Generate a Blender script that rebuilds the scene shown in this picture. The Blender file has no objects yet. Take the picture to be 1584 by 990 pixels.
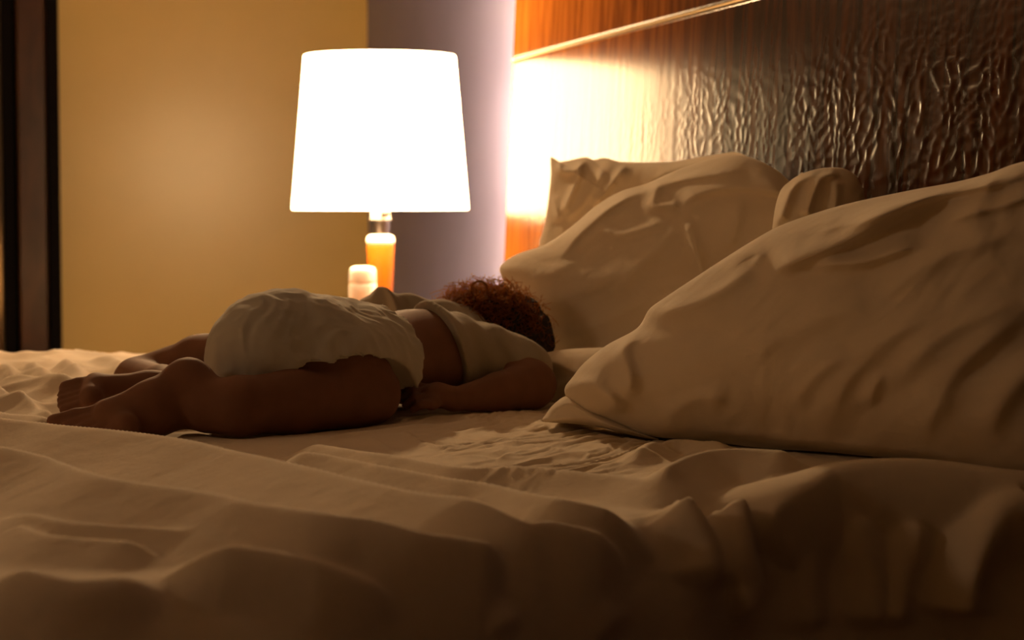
import bpy, bmesh, math, random
import numpy as np
from mathutils import Vector, Matrix

SC = bpy.context.scene
COL = SC.collection
rng = np.random.default_rng(7)
random.seed(7)

# ------------------------------------------------------------------ camera
F = 3200.0                     # focal length in pixels of the 1584 px frame
YAW, PITCH = math.radians(14.05), math.radians(3.38)
CAM = np.array([0.0, 0.0, 0.80])
FWD = np.array([math.sin(YAW)*math.cos(PITCH), math.cos(YAW)*math.cos(PITCH), -math.sin(PITCH)])
RGT = np.array([math.cos(YAW), -math.sin(YAW), 0.0])
UPV = np.cross(RGT, FWD)
cam_data = bpy.data.cameras.new('camera')
cam = bpy.data.objects.new('camera', cam_data)
COL.objects.link(cam)
cam.location = CAM
cam.rotation_euler = (math.pi/2-PITCH, 0, -YAW)
cam_data.sensor_width = 36
cam_data.lens = 36*F/1584
cam_data.clip_start = 0.05
cam_data.dof.use_dof = True
cam_data.dof.focus_distance = 2.12
cam_data.dof.aperture_fstop = 8.0
SC.camera = cam

# ------------------------------------------------------------------ exposure, world, light
SC.view_settings.view_transform = 'Standard'
SC.view_settings.look = 'None'
SC.view_settings.gamma = 1
SC.view_settings.use_curve_mapping = False
SC.view_settings.exposure = 0.0
SC.cycles.use_denoising = True
SC.cycles.max_bounces = 8
SC.cycles.diffuse_bounces = 4
SC.cycles.sample_clamp_indirect = 6

WORLD_STRENGTH = 0.012
BULB_W = 30.0
SHADE_E = 24.0
FILL_W = 25.0
LAMP_COL = (1.0, 0.67, 0.34)
FILL_COL = (1.0, 0.62, 0.30)
SIDE_COL = (1.0, 0.70, 0.45)

world = bpy.data.worlds.new('world')
SC.world = world
world.use_nodes = True
world.node_tree.nodes['Background'].inputs[0].default_value = (1.0, 0.62, 0.34, 1)
world.node_tree.nodes['Background'].inputs[1].default_value = WORLD_STRENGTH

def area_light(name, loc, target, size, power, color):
    L = bpy.data.lights.new(name, 'AREA')
    L.shape = 'DISK'; L.size = size; L.energy = power; L.color = color
    o = bpy.data.objects.new(name, L); COL.objects.link(o)
    o.location = loc
    o.rotation_euler = (Vector(target)-Vector(loc)).to_track_quat('-Z', 'Y').to_euler()
    return o
# two added fill lights, standing in for unseen lamps out of the frame
area_light('back_fill_light', (0.45, 4.45, 1.62), (0.4, 2.0, 0.55), 0.10, FILL_W, FILL_COL)
area_light('side_fill_light', (-2.5, 1.5, 1.75), (0.6, 1.9, 0.6), 0.35, 4.2, SIDE_COL)

# ------------------------------------------------------------------ coordinates
def J(px, py, d):
    """the point seen at (px, py) at distance d along the view axis"""
    return CAM + d*(FWD + (px-792)/F*RGT + (495-py)/F*UPV)
def proj(P):
    q = P-CAM
    d = q@FWD
    return 792+F*(q@RGT)/d, 495-F*(q@UPV)/d, d
BED_Z = 0.55
HEAD_X = 1.00
def on_z(px, py, z):
    r = FWD + (px-792)/F*RGT + (495-py)/F*UPV
    return CAM + r*((z-CAM[2])/r[2])

# ------------------------------------------------------------------ noise
def smooth(t): return t*t*(3-2*t)
def sstep(a, b, x): return smooth(np.clip((x-a)/(b-a), 0, 1))
def vnoise2(x, y, seed):
    T = np.random.default_rng(seed).random((64, 64))*2-1
    xi = np.floor(x).astype(int); yi = np.floor(y).astype(int)
    fx = smooth(x-xi); fy = smooth(y-yi)
    a = T[xi & 63, yi & 63]; b = T[(xi+1) & 63, yi & 63]
    c = T[xi & 63, (yi+1) & 63]; d = T[(xi+1) & 63, (yi+1) & 63]
    return (a*(1-fx)+b*fx)*(1-fy)+(c*(1-fx)+d*fx)*fy
def fbm2(x, y, seed, octv=3):
    s = 0; a = 1.0
    for k in range(octv):
        s = s+a*vnoise2(x*2**k+17.3*k, y*2**k+5.1*k, seed+k); a *= .5
    return s
def vnoise3(p, seed):
    T = np.random.default_rng(seed).random((32, 32, 32))*2-1
    i = np.floor(p).astype(int); f = smooth(p-i)
    r = 0
    for dx in (0, 1):
        for dy in (0, 1):
            for dz in (0, 1):
                w = (f[..., 0] if dx else 1-f[..., 0])*(f[..., 1] if dy else 1-f[..., 1])*(f[..., 2] if dz else 1-f[..., 2])
                r = r+w*T[(i[..., 0]+dx) & 31, (i[..., 1]+dy) & 31, (i[..., 2]+dz) & 31]
    return r

# ------------------------------------------------------------------ materials
def mat(name, color, rough=.5, metal=0, **kw):
    m = bpy.data.materials.new(name); m.use_nodes = True
    b = m.node_tree.nodes['Principled BSDF']
    b.inputs['Base Color'].default_value = (*color, 1)
    b.inputs['Roughness'].default_value = rough
    b.inputs['Metallic'].default_value = metal
    for k, v in kw.items():
        b.inputs[k.replace('_', ' ')].default_value = v
    return m
def nd(m, t, **kw):
    n = m.node_tree.nodes.new(t)
    for k, v in kw.items():
        if k in n.inputs: n.inputs[k].default_value = v
        else: setattr(n, k, v)
    return n
def ln(m, a, b): m.node_tree.links.new(a, b)
def bsdf(m): return m.node_tree.nodes['Principled BSDF']
def coords(m, scale=(1, 1, 1)):
    tc = nd(m, 'ShaderNodeTexCoord'); mp = nd(m, 'ShaderNodeMapping')
    mp.inputs['Scale'].default_value = scale
    ln(m, tc.outputs['Object'], mp.inputs['Vector'])
    return mp.outputs['Vector']
def color_noise(m, c1, c2, scale, sc3=(1, 1, 1), detail=4, distortion=0.0):
    v = coords(m, sc3)
    n = nd(m, 'ShaderNodeTexNoise'); n.inputs['Scale'].default_value = scale
    n.inputs['Detail'].default_value = detail; n.inputs['Distortion'].default_value = distortion
    ln(m, v, n.inputs['Vector'])
    r = nd(m, 'ShaderNodeValToRGB')
    r.color_ramp.elements[0].position = .3; r.color_ramp.elements[1].position = .7
    r.color_ramp.elements[0].color = (*c1, 1); r.color_ramp.elements[1].color = (*c2, 1)
    ln(m, n.outputs['Fac'], r.inputs['Fac'])
    ln(m, r.outputs['Color'], bsdf(m).inputs['Base Color'])
    return n, v
def bump(m, height, strength, dist):
    b = nd(m, 'ShaderNodeBump'); b.inputs['Strength'].default_value = strength
    b.inputs['Distance'].default_value = dist
    ln(m, height, b.inputs['Height']); ln(m, b.outputs['Normal'], bsdf(m).inputs['Normal'])
    return b
def cloth_mat(name, c, weave=900, fine=0.0004):
    m = mat(name, c, .9)
    bsdf(m).inputs['Sheen Weight'].default_value = .15
    bsdf(m).inputs['Sheen Roughness'].default_value = .5
    bsdf(m).inputs['Specular IOR Level'].default_value = .2
    n, v = color_noise(m, tuple(x*.95 for x in c), tuple(min(1, x*1.03) for x in c), 14)
    w = nd(m, 'ShaderNodeTexNoise'); w.inputs['Scale'].default_value = 38
    w.inputs['Detail'].default_value = 6
    ln(m, v, w.inputs['Vector'])
    bump(m, w.outputs['Fac'], .35, .004)
    return m

M_SHEET = cloth_mat('cotton_sheet', (.77, .65, .48))
M_PILLOW = cloth_mat('pillow_cotton', (.79, .67, .50))
M_SHIRT = cloth_mat('shirt_jersey', (.37, .32, .24))
M_DIAPER = cloth_mat('diaper_nonwoven', (.52, .49, .41))
M_SKIN = mat('skin', (.30, .14, .075), .7)
bsdf(M_SKIN).inputs['Specular IOR Level'].default_value = .25
bsdf(M_SKIN).inputs['Subsurface Weight'].default_value = .25
bsdf(M_SKIN).inputs['Subsurface Radius'].default_value = (.012, .005, .003)
bsdf(M_SKIN).inputs['Subsurface Scale'].default_value = .5
_n, _v = color_noise(M_SKIN, (.19, .088, .05), (.24, .112, .064), 25)
M_NAIL = mat('nail', (.5, .28, .18), .35)
M_HAIR = mat('hair', (.06, .022, .008), .5)
_tr = nd(M_HAIR, 'ShaderNodeBsdfTranslucent'); _tr.inputs['Color'].default_value = (.95, .50, .12, 1)
_mx = nd(M_HAIR, 'ShaderNodeMixShader'); _mx.inputs[0].default_value = .5
ln(M_HAIR, bsdf(M_HAIR).outputs[0], _mx.inputs[1]); ln(M_HAIR, _tr.outputs[0], _mx.inputs[2])
ln(M_HAIR, _mx.outputs[0], M_HAIR.node_tree.nodes['Material Output'].inputs['Surface'])
M_HAIR_CAP = mat('hair_cap', (.02, .009, .005), .7)

M_WALL_Y = mat('mustard_paint', (.58, .42, .13), .3)
_n, _v = color_noise(M_WALL_Y, (.75, .52, .16), (.79, .55, .18), 3)
_w = nd(M_WALL_Y, 'ShaderNodeTexNoise', Scale=160.0); ln(M_WALL_Y, _v, _w.inputs['Vector'])
bump(M_WALL_Y, _w.outputs['Fac'], .08, .002)
M_WALL_L = mat('lavender_paint', (.26, .27, .60), .6)
_n, _v = color_noise(M_WALL_L, (.36, .36, .66), (.39, .38, .70), 5)
_w = nd(M_WALL_L, 'ShaderNodeTexNoise', Scale=220.0); ln(M_WALL_L, _v, _w.inputs['Vector'])
bump(M_WALL_L, _w.outputs['Fac'], .15, .002)
M_WHITE = mat('white_paint', (.70, .62, .50), .8)
color_noise(M_WHITE, (.50, .42, .32), (.54, .46, .35), 4)
M_FLOOR = mat('brown_carpet', (.16, .10, .06), .95)
color_noise(M_FLOOR, (.12, .075, .04), (.2, .13, .08), 60)

def wood(name, c1, c2, rough, relief=False):
    m = mat(name, c1, rough)
    bsdf(m).inputs['Coat Weight'].default_value = .5
    bsdf(m).inputs['Coat Roughness'].default_value = .12
    n, v = color_noise(m, c1, c2, 6, (2, 6, .7), 6, 1.5)
    return m, v
M_DARKWOOD, _ = wood('dark_door_wood', (.045, .016, .008), (.09, .032, .014), .3)
M_BLACK = mat('black_gap_wood', (.006, .004, .003), .8)
bsdf(M_BLACK).inputs['Specular IOR Level'].default_value = .1
M_TABLE, _ = wood('table_wood', (.16, .06, .02), (.26, .10, .035), .3)

def headboard_mat(name, relief):
    m = mat(name, (.05, .02, .01), .19)
    b = bsdf(m)
    b.inputs['Specular IOR Level'].default_value = .06
    b.inputs['Specular Tint'].default_value = (1, .80, .48, 1)
    b.inputs['Coat Weight'].default_value = .0
    b.inputs['Coat Roughness'].default_value = .2
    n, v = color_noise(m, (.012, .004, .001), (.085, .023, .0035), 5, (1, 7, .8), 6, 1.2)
    # lamp glow painted into the wood: orange towards the lamp end, dark elsewhere
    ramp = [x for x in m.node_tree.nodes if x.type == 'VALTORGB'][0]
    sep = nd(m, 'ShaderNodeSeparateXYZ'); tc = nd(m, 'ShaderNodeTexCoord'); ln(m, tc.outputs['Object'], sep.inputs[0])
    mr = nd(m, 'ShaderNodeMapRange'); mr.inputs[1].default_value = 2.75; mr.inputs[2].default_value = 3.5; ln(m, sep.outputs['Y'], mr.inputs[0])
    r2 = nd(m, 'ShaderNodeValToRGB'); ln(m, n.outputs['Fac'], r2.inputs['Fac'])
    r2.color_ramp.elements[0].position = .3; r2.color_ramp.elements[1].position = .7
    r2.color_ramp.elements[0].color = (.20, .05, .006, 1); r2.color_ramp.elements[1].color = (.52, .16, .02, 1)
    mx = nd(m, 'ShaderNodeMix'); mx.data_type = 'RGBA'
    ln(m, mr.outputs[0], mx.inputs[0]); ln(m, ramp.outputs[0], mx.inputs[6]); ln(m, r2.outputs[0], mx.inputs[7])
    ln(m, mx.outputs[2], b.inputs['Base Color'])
    return m
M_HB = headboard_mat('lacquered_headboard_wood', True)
M_BRASS = mat('brass_inlay', (.85, .60, .28), .3, 1.0)
M_CHROME = mat('chrome', (.14, .125, .12), .3, 1.0)
M_AMBER = mat('amber_glaze', (.24, .062, .002), .45)
bsdf(M_AMBER).inputs['Subsurface Weight'].default_value = .15
bsdf(M_AMBER).inputs['Subsurface Radius'].default_value = (.06, .03, .01)
bsdf(M_AMBER).inputs['Subsurface Scale'].default_value = 1.0
bsdf(M_AMBER).inputs['Specular IOR Level'].default_value = .15
M_CREAM = mat('cream_cap', (.9, .85, .75), .35)
M_JAR = mat('white_plastic', (.92, .90, .88), .35)
bsdf(M_JAR).inputs['Subsurface Weight'].default_value = .5
bsdf(M_JAR).inputs['Subsurface Radius'].default_value = (.03, .03, .03)
M_GLASS = mat('smoked_mirror', (.45, .34, .2), .12, 1.0)

def lit_shade():
    m = bpy.data.materials.new('lit_shade_fabric'); m.use_nodes = True
    b = bsdf(m)
    b.inputs['Base Color'].default_value = (.9, .85, .75, 1)
    b.inputs['Roughness'].default_value = .9
    b.inputs['Emission Color'].default_value = (*LAMP_COL, 1)
    b.inputs['Emission Strength'].default_value = SHADE_E
    w = nd(m, 'ShaderNodeTexNoise', Scale=120.0)
    ln(m, coords(m), w.inputs['Vector']); bump(m, w.outputs['Fac'], .2, .001)
    return m
M_SHADE = lit_shade()
M_BULB = mat('bulb_glass', (1, .9, .8), .4)
bsdf(M_BULB).inputs['Emission Color'].default_value = (1, .78, .5, 1)
bsdf(M_BULB).inputs['Emission Strength'].default_value = 12

# ------------------------------------------------------------------ object helpers
def from_arrays(name, V, Fc, m, parent=None, smooth_=True):
    me = bpy.data.meshes.new(name)
    V = np.asarray(V, dtype=np.float32)
    if isinstance(Fc, np.ndarray):
        nf, k = Fc.shape
        me.vertices.add(len(V)); me.vertices.foreach_set('co', V.ravel())
        me.loops.add(nf*k); me.loops.foreach_set('vertex_index', Fc.astype(np.int32).ravel())
        me.polygons.add(nf)
        me.polygons.foreach_set('loop_start', np.arange(0, nf*k, k, dtype=np.int32))
        me.polygons.foreach_set('loop_total', np.full(nf, k, dtype=np.int32))
        me.update(calc_edges=True)
    else:
        me.from_pydata([tuple(v) for v in V], [], Fc)
    me.validate()
    me.materials.append(m)
    me.polygons.foreach_set('use_smooth', [smooth_]*len(me.polygons))
    o = bpy.data.objects.new(name, me); COL.objects.link(o)
    if parent is not None: o.parent = parent
    return o
def from_bm(name, bm, m, parent=None, smooth_=True):
    bmesh.ops.recalc_face_normals(bm, faces=bm.faces)
    me = bpy.data.meshes.new(name); bm.to_mesh(me); bm.free()
    me.materials.append(m)
    me.polygons.foreach_set('use_smooth', [smooth_]*len(me.polygons))
    o = bpy.data.objects.new(name, me); COL.objects.link(o)
    if parent is not None: o.parent = parent
    return o
def thing(name, label, cat, group=None, loc=(0, 0, 0)):
    o = bpy.data.objects.new(name, None); COL.objects.link(o); o.location = loc
    return tag(o, label, cat, group)
def tag(o, label, cat, group=None):
    o['label'] = label; o['category'] = cat
    if group: o['group'] = group
    return o
def structure(o): o['kind'] = 'structure'; return o
def box_bm(lo, hi, bev=0.0, bm=None):
    bm2 = bmesh.new()
    bmesh.ops.create_cube(bm2, size=1)
    for v in bm2.verts:
        v.co = Vector([lo[i]+(v.co[i]+.5)*(hi[i]-lo[i]) for i in range(3)])
    if bev: bmesh.ops.bevel(bm2, geom=bm2.edges[:], offset=bev, segments=2, affect='EDGES', profile=.5)
    if bm is not None:
        me = bpy.data.meshes.new('tmp'); bm2.to_mesh(me); bm2.free(); bm.from_mesh(me); bpy.data.meshes.remove(me); return bm
    return bm2
def box(name, lo, hi, m, parent=None, bev=0.0): return from_bm(name, box_bm(lo, hi, bev), m, parent, False)
def lathe(name, prof, m, parent=None, seg=48, center=(0, 0), closed=False):
    V = []; Fc = []
    n = len(prof)
    for k in range(seg):
        a = 2*math.pi*k/seg
        for r, z in prof: V.append((center[0]+r*math.cos(a), center[1]+r*math.sin(a), z))
    for k in range(seg):
        k2 = (k+1) % seg
        for i in range(n-1 if not closed else n):
            i2 = (i+1) % n
            Fc.append((k*n+i, k2*n+i, k2*n+i2, k*n+i2))
    o = from_arrays(name, V, Fc, m, parent)
    bm = bmesh.new(); bm.from_mesh(o.data); bmesh.ops.remove_doubles(bm, verts=bm.verts, dist=1e-5)
    bmesh.ops.recalc_face_normals(bm, faces=bm.faces); bm.to_mesh(o.data); bm.free()
    return o

def catmull(P, n=12, closed=False):
    P = np.asarray(P, float); out = []
    N = len(P)
    rngk = range(N if closed else N-1)
    for i in rngk:
        if closed: p0, p1, p2, p3 = P[(i-1) % N], P[i], P[(i+1) % N], P[(i+2) % N]
        else: p0, p1, p2, p3 = P[max(i-1, 0)], P[i], P[i+1], P[min(i+2, N-1)]
        for t in np.arange(n)/n:
            out.append(.5*((2*p1)+(-p0+p2)*t+(2*p0-5*p1+4*p2-p3)*t*t+(-p0+3*p1-3*p2+p3)*t**3))
    if not closed: out.append(P[-1])
    return np.array(out)
def poly_dist(Q, L):
    """signed distance of points Q (n,2) to the polyline L, and the position 0..1 along it"""
    best = np.full(len(Q), 1e9); sg = np.ones(len(Q)); al = np.zeros(len(Q))
    seg = np.linalg.norm(np.diff(L, axis=0), axis=1); tot = seg.sum(); acc = 0
    for i in range(len(L)-1):
        a, b = L[i], L[i+1]; ab = b-a; l2 = ab@ab+1e-12
        t = np.clip(((Q-a)@ab)/l2, 0, 1)
        r = Q-a-t[:, None]*ab
        d = np.sqrt((r**2).sum(1)); m_ = d < best
        best[m_] = d[m_]; al[m_] = (acc+t[m_]*seg[i])/tot
        sg[m_] = np.sign(ab[0]*r[m_, 1]-ab[1]*r[m_, 0])
        acc += seg[i]
    return best*sg, al
def fold_field(Q, L, h, w1, w2, taper=.15, sharp=1.0):
    """cloth fold along the polyline: height h, width w1 on its left, w2 on its right"""
    lo = L.min(0)-max(w1, w2)*4; hi = L.max(0)+max(w1, w2)*4
    m_ = ((Q > lo) & (Q < hi)).all(1)
    out = np.zeros(len(Q))
    if not m_.any(): return out
    d, a = poly_dist(Q[m_], L)
    w = np.where(d > 0, w1, w2); e = np.abs(d)/w
    if sharp == 2:     # terrace: short far side, long gentle near side
        ef = np.clip(d/w1, 0, 8); en = np.clip(-d/w2, 0, 1)
        r0 = .05
        prof = np.where(d > 0, np.exp(-(ef*1.0)**1.3), np.clip(1+r0-np.sqrt(r0*r0+en*en), 0, 1)**1.25)
        prof = np.clip(prof, 0, 1.1)
    else: prof = np.where(e < 6, 1/(1+e*e*1.2)**1.5, 0)
    end = sstep(0, taper, a)*sstep(0, taper, 1-a) if taper > 0 else 1
    ov = np.exp(-((np.abs(d)/(4*max(w1, w2)))**4))
    out[m_] = h*prof*end*ov
    return out

# ------------------------------------------------------------------ room shell
X0, X1, Y0, Y1, ZC = -3.2, 1.15, -2.4, 6.47, 2.65
structure(box('floor', (X0-.1, Y0-.1, -.1), (X1+.1, Y1+.1, 0), M_FLOOR))
structure(box('ceiling', (X0-.1, Y0-.1, ZC), (X1+.1, Y1+.1, ZC+.1), M_WHITE))
structure(box('wall_far', (X0, Y1, 0), (X1, Y1+.1, ZC), M_WALL_Y))
structure(box('wall_right', (X1, Y0, 0), (X1+.1, Y1+.1, ZC), M_WALL_L))
structure(box('wall_left', (X0-.1, Y0, 0), (X0, Y1+.1, ZC), M_WALL_Y))
structure(box('wall_back', (X0, Y0-.1, 0), (X1, Y0, ZC), M_WHITE))
structure(box('baseboard_far', (-.32, Y1-.018, 0), (X1, Y1-.0005, .09), M_DARKWOOD, bev=.003))
structure(box('baseboard_right', (X1-.018, Y0, 0), (X1-.0005, Y1-.02, .09), M_DARKWOOD, bev=.003))

# dark door on the far wall at the left edge of the frame
def far_x(px, y):
    r = FWD+(px-792)/F*RGT; return r[0]/r[1]*y
ydoor = Y1-.06
xa, xb, xc, xd = far_x(96, ydoor-.05), far_x(76, ydoor), far_x(31, ydoor), far_x(7, ydoor)
door = bpy.data.objects.new('door_1', None); COL.objects.link(door); structure(door)
door.location = ((xa+xd)/2, Y1, 0)
def dbox(name, lo, hi, m, bev=.003):
    o = box(name, lo, hi, m, None, bev); o.parent = door; o.matrix_parent_inverse = Matrix.Translation(-Vector(door.location)); return o
dbox('door_frame', (xb+.003, Y1-.11, 0), (xa, Y1-.0005, 2.15), M_BLACK)
dbox('door_panel', (xc, Y1-.085, .01), (xb, Y1-.03, 2.12), M_DARKWOOD, .006)
dbox('door_gap', (xd, Y1-.05, .01), (xc-.002, Y1-.02, 2.12), M_BLACK)
dbox('mirror_panel', (xd-.75, Y1-.045, .08), (xd-.002, Y1-.03, 2.05), M_GLASS)
dbox('door_frame', (xd-.85, Y1-.11, 0), (xd-.752, Y1-.0005, 2.15), M_DARKWOOD)
dbox('door_head', (xd-.85, Y1-.11, 2.151), (xa, Y1-.0005, 2.24), M_DARKWOOD)

# ------------------------------------------------------------------ headboard
LEAN = .045
def hb_x(z): return HEAD_X+(z-.7)*LEAN
hb = thing('headboard', 'wide dark glossy wooden headboard with rippled grain and a thin brass line', 'headboard')
Y_HB0, Y_HB1 = .55, 4.07
Z_SPLIT = None
p = CAM+0; r_ = FWD+(785-792)/F*RGT+(495-92)/F*UPV
_t = HEAD_X/r_[0]; Z_SPLIT = float((CAM+_t*r_)[2])
def ripple(y, z):
    """carved ripple relief in the lacquered wood: network of ridges round small hollows"""
    yy = y*1.0; zz = z*.62
    wx = .012*vnoise2(y*22, z*18, 51)+.02*vnoise2(y*7, z*6, 52); wz = .012*vnoise2(y*20+9, z*22, 53)
    gx = (yy+wx*1.6)*34.0; gz = (z+wz)*78.0
    ix = np.floor(gx).astype(int); iz = np.floor(gz).astype(int)
    TT = np.random.default_rng(77).random((64, 64, 2))
    f1 = np.full(y.shape, 9.0); f2 = np.full(y.shape, 9.0)
    for dx in (-1, 0, 1):
        for dz in (-1, 0, 1):
            cx = ix+dx; cz = iz+dz
            t = TT[cx & 63, cz & 63]
            d = (cx+t[..., 0]-gx)**2+(cz+t[..., 1]-gz)**2
            f2 = np.where(d < f1, f1, np.minimum(f2, d)); f1 = np.minimum(f1, d)
    e = np.sqrt(f2)-np.sqrt(f1)
    rid = np.exp(-(e/.26)**2)
    a = .15+.85*(1-sstep(2.75, 3.05, y+.06*vnoise2(z*9, y*4, 5)))
    a = a*(.55+.45*vnoise2(y*5, z*5, 88))*(1-.85*sstep(.90, 1.02, z+.03*vnoise2(y*8, z*8, 90)))*(.4+.6*sstep(1.5, 2.0, y))
    return a*(.0013*rid)*(1+.5*np.clip(2.9-y, 0, 1))+.00025*vnoise2(y*50, z*9, 61)*(.3+a)
def hb_panel(name, z0, z1, m, dy=.0035, dz=.0035):
    ys = np.arange(Y_HB0, Y_HB1-.012+1e-6, dy); zs = np.linspace(z0+.002, z1-.002, int((z1-z0)/dz))
    Yg, Zg = np.meshgrid(ys, zs, indexing='ij')
    Xg = hb_x(Zg)-ripple(Yg, Zg)
    V = np.stack([Xg, Yg, Zg], -1).reshape(-1, 3)
    n, k = len(ys), len(zs)
    idx = np.arange(n*k).reshape(n, k)
    Q = np.stack([idx[:-1, :-1], idx[1:, :-1], idx[1:, 1:], idx[:-1, 1:]], -1).reshape(-1, 4)
    # bevelled rim and back
    ring = np.concatenate([idx[:, 0], idx[-1, 1:], idx[-2::-1, -1], idx[0, -2:0:-1]])
    R0 = V[ring]; cen = np.array([0, (Y_HB0+Y_HB1)/2, (z0+z1)/2])
    R1 = R0.copy(); R1[:, 0] += .004
    R1[:, 1] += np.sign(R1[:, 1]-cen[1])*np.where(np.abs(R1[:, 1]-cen[1]) > (Y_HB1-Y_HB0)/2-.02, .006, 0)
    R1[:, 2] += np.sign(R1[:, 2]-cen[2])*np.where(np.abs(R1[:, 2]-cen[2]) > (z1-z0)/2-.012, .0018, 0)
    R2 = R1.copy(); R2[:, 0] = hb_x(R2[:, 2])+.015
    m0 = len(V); nr = len(ring); V = np.concatenate([V, R1, R2])
    a = np.arange(nr); b = (a+1) % nr
    Q2 = np.stack([ring[a], m0+a, m0+b, ring[b]], -1)
    Q3 = np.stack([m0+a, m0+nr+a, m0+nr+b, m0+b], -1)
    return from_arrays(name, V, np.concatenate([Q[:, ::-1], Q2[:, ::-1], Q3[:, ::-1]]), m, hb)
box('backing', (1.064, Y_HB0+.02, .30), (1.149, Y_HB1-.03, 1.60), M_DARKWOOD, hb)
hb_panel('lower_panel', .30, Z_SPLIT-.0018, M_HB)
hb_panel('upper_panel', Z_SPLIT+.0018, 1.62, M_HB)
bm = bmesh.new()
zs_ = [(Z_SPLIT-.0016), (Z_SPLIT+.0016)]
vs = [bm.verts.new((hb_x(z)+dx, y, z)) for y in (Y_HB0, Y_HB1-.006) for z in zs_ for dx in (-.0008, .012)]
for f in ((0, 1, 3, 2), (4, 6, 7, 5), (0, 4, 5, 1), (2, 3, 7, 6), (0, 2, 6, 4), (1, 5, 7, 3)): bm.faces.new([vs[i] for i in f])
from_bm('brass_strip', bm, M_BRASS, hb, False)

# ------------------------------------------------------------------ table and lamp
LD = 4.38
lx, ly, _ = J(588, 200, LD)
def zpx(py, d=LD): return float(J(588, py, d)[2])
TZ = .555
tb = thing('side_table', 'small brown wooden bedside table under the lit lamp', 'table', loc=(lx, ly, 0))
def child_box(name, lo, hi, m, bev=.003):
    o = box(name, lo, hi, m, None, bev); o.parent = tb; o.matrix_parent_inverse = Matrix.Translation(-Vector(tb.location)); return o
child_box('table_top', (lx-.27, ly-.22, TZ-.025), (HEAD_X+.02, ly+.22, TZ), M_TABLE)
child_box('cabinet', (lx-.24, ly-.19, .12), (HEAD_X, ly+.19, TZ-.026), M_TABLE)
for zz in (.15, .345):
    child_box('drawer', (lx-.255, ly-.175, zz), (lx-.241, ly+.175, zz+.17), M_TABLE)
for sx in (lx-.22, HEAD_X-.04):
    for sy in (ly-.17, ly+.14):
        child_box('leg', (sx, sy, 0), (sx+.03, sy+.03, .119), M_TABLE)

lamp = thing('table_lamp', 'lit table lamp with white tapered shade, chrome neck and amber base', 'lamp', loc=(lx, ly, TZ))
def lp(name, prof, m, seg=64, closed=False, center=None):
    o = lathe(name, prof, m, None, seg, center or (lx, ly), closed); o.parent = lamp
    o.matrix_parent_inverse = Matrix.Translation(-Vector(lamp.location)); return o
zt, zb = zpx(88), zpx(323)
rt, rb = 117/F*LD, 137/F*LD
prof = []
for k in range(15):
    s = k/14; prof.append((rb+(rt-rb)*s, zb+(zt-zb)*s))
prof = [(rb-.002, zb-.002)]+prof+[(rt-.002, zt+.002), (rt-.006, zt)]+[(rb-.006+(rt-rb)*s, zb+(zt-zb)*s) for s in (.75, .5, .25, 0)]
lp('lamp_shade', prof, M_SHADE, 96, True)
# shade carrier: ring and three spokes near the top
bm = bmesh.new()
for k in range(3):
    a = 2*math.pi*k/3+.5
    v1 = Vector((lx, ly, zt-.03)); v2 = Vector((lx+(rt-.006)*math.cos(a), ly+(rt-.006)*math.sin(a), zt-.012))
    d = v2-v1
    M_ = Matrix.Translation((v1+v2)/2) @ d.to_track_quat('Z', 'Y').to_matrix().to_4x4()
    bmesh.ops.create_cone(bm, cap_ends=True, segments=8, radius1=.0018, radius2=.0018, depth=d.length, matrix=M_)
o = from_bm('shade_spokes', bm, M_CHROME); o.parent = lamp; o.matrix_parent_inverse = Matrix.Translation(-Vector(lamp.location))
def rr(px): return px/F*LD
lp('neck', [(0, zb-.09), (rr(14), zpx(366)), (rr(15), zpx(345)), (rr(16.5), zpx(342)), (rr(16.5), zpx(338)), (rr(15), zpx(335)), (rr(15), zpx(318)), (rr(12), zpx(314)), (rr(10), zpx(300)), (0, zpx(299))], M_CHROME)
# twist switch on the neck
bm = bmesh.new(); bmesh.ops.create_uvsphere(bm, u_segments=20, v_segments=12, radius=rr(7.5), matrix=Matrix.Translation(J(596, 329, LD-.018)))
o = from_bm('switch_knob', bm, M_CHROME); o.parent = lamp; o.matrix_parent_inverse = Matrix.Translation(-Vector(lamp.location))
lp('cap', [(0, zpx(363)), (rr(14), zpx(363)), (rr(20), zpx(366)), (rr(22), zpx(371)), (rr(21.5), zpx(377)), (0, zpx(377))], M_CREAM)
lp('body', [(0, zpx(377)), (rr(20.5), zpx(377.5)), (rr(21), zpx(381)), (rr(20), zpx(410)), (rr(18), zpx(455)), (rr(17), TZ+.03), (rr(17), TZ+.012), (0, TZ+.012)], M_AMBER)
lp('base', [(0, TZ+.013), (.06, TZ+.012), (.066, TZ+.008), (.067, TZ+.0005), (0, TZ+.0005)], M_CHROME)
lp('bulb', [(0, zpx(225)), (.018, zpx(229)), (.029, zpx(243)), (.03, zpx(255)), (.022, zpx(275)), (.013, zpx(288)), (.012, zpx(302)), (0, zpx(302))], M_BULB, 24)
L = bpy.data.lights.new('lamp_bulb_light', 'POINT'); L.energy = BULB_W; L.color = LAMP_COL; L.shadow_soft_size = .035
for nm, z_ in (('lamp_bulb_light', zpx(190)),):
    lo = bpy.data.objects.new(nm, L); COL.objects.link(lo); lo.location = (lx, ly, z_); lo.parent = lamp
    lo.matrix_parent_inverse = Matrix.Translation(-Vector(lamp.location))

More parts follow.
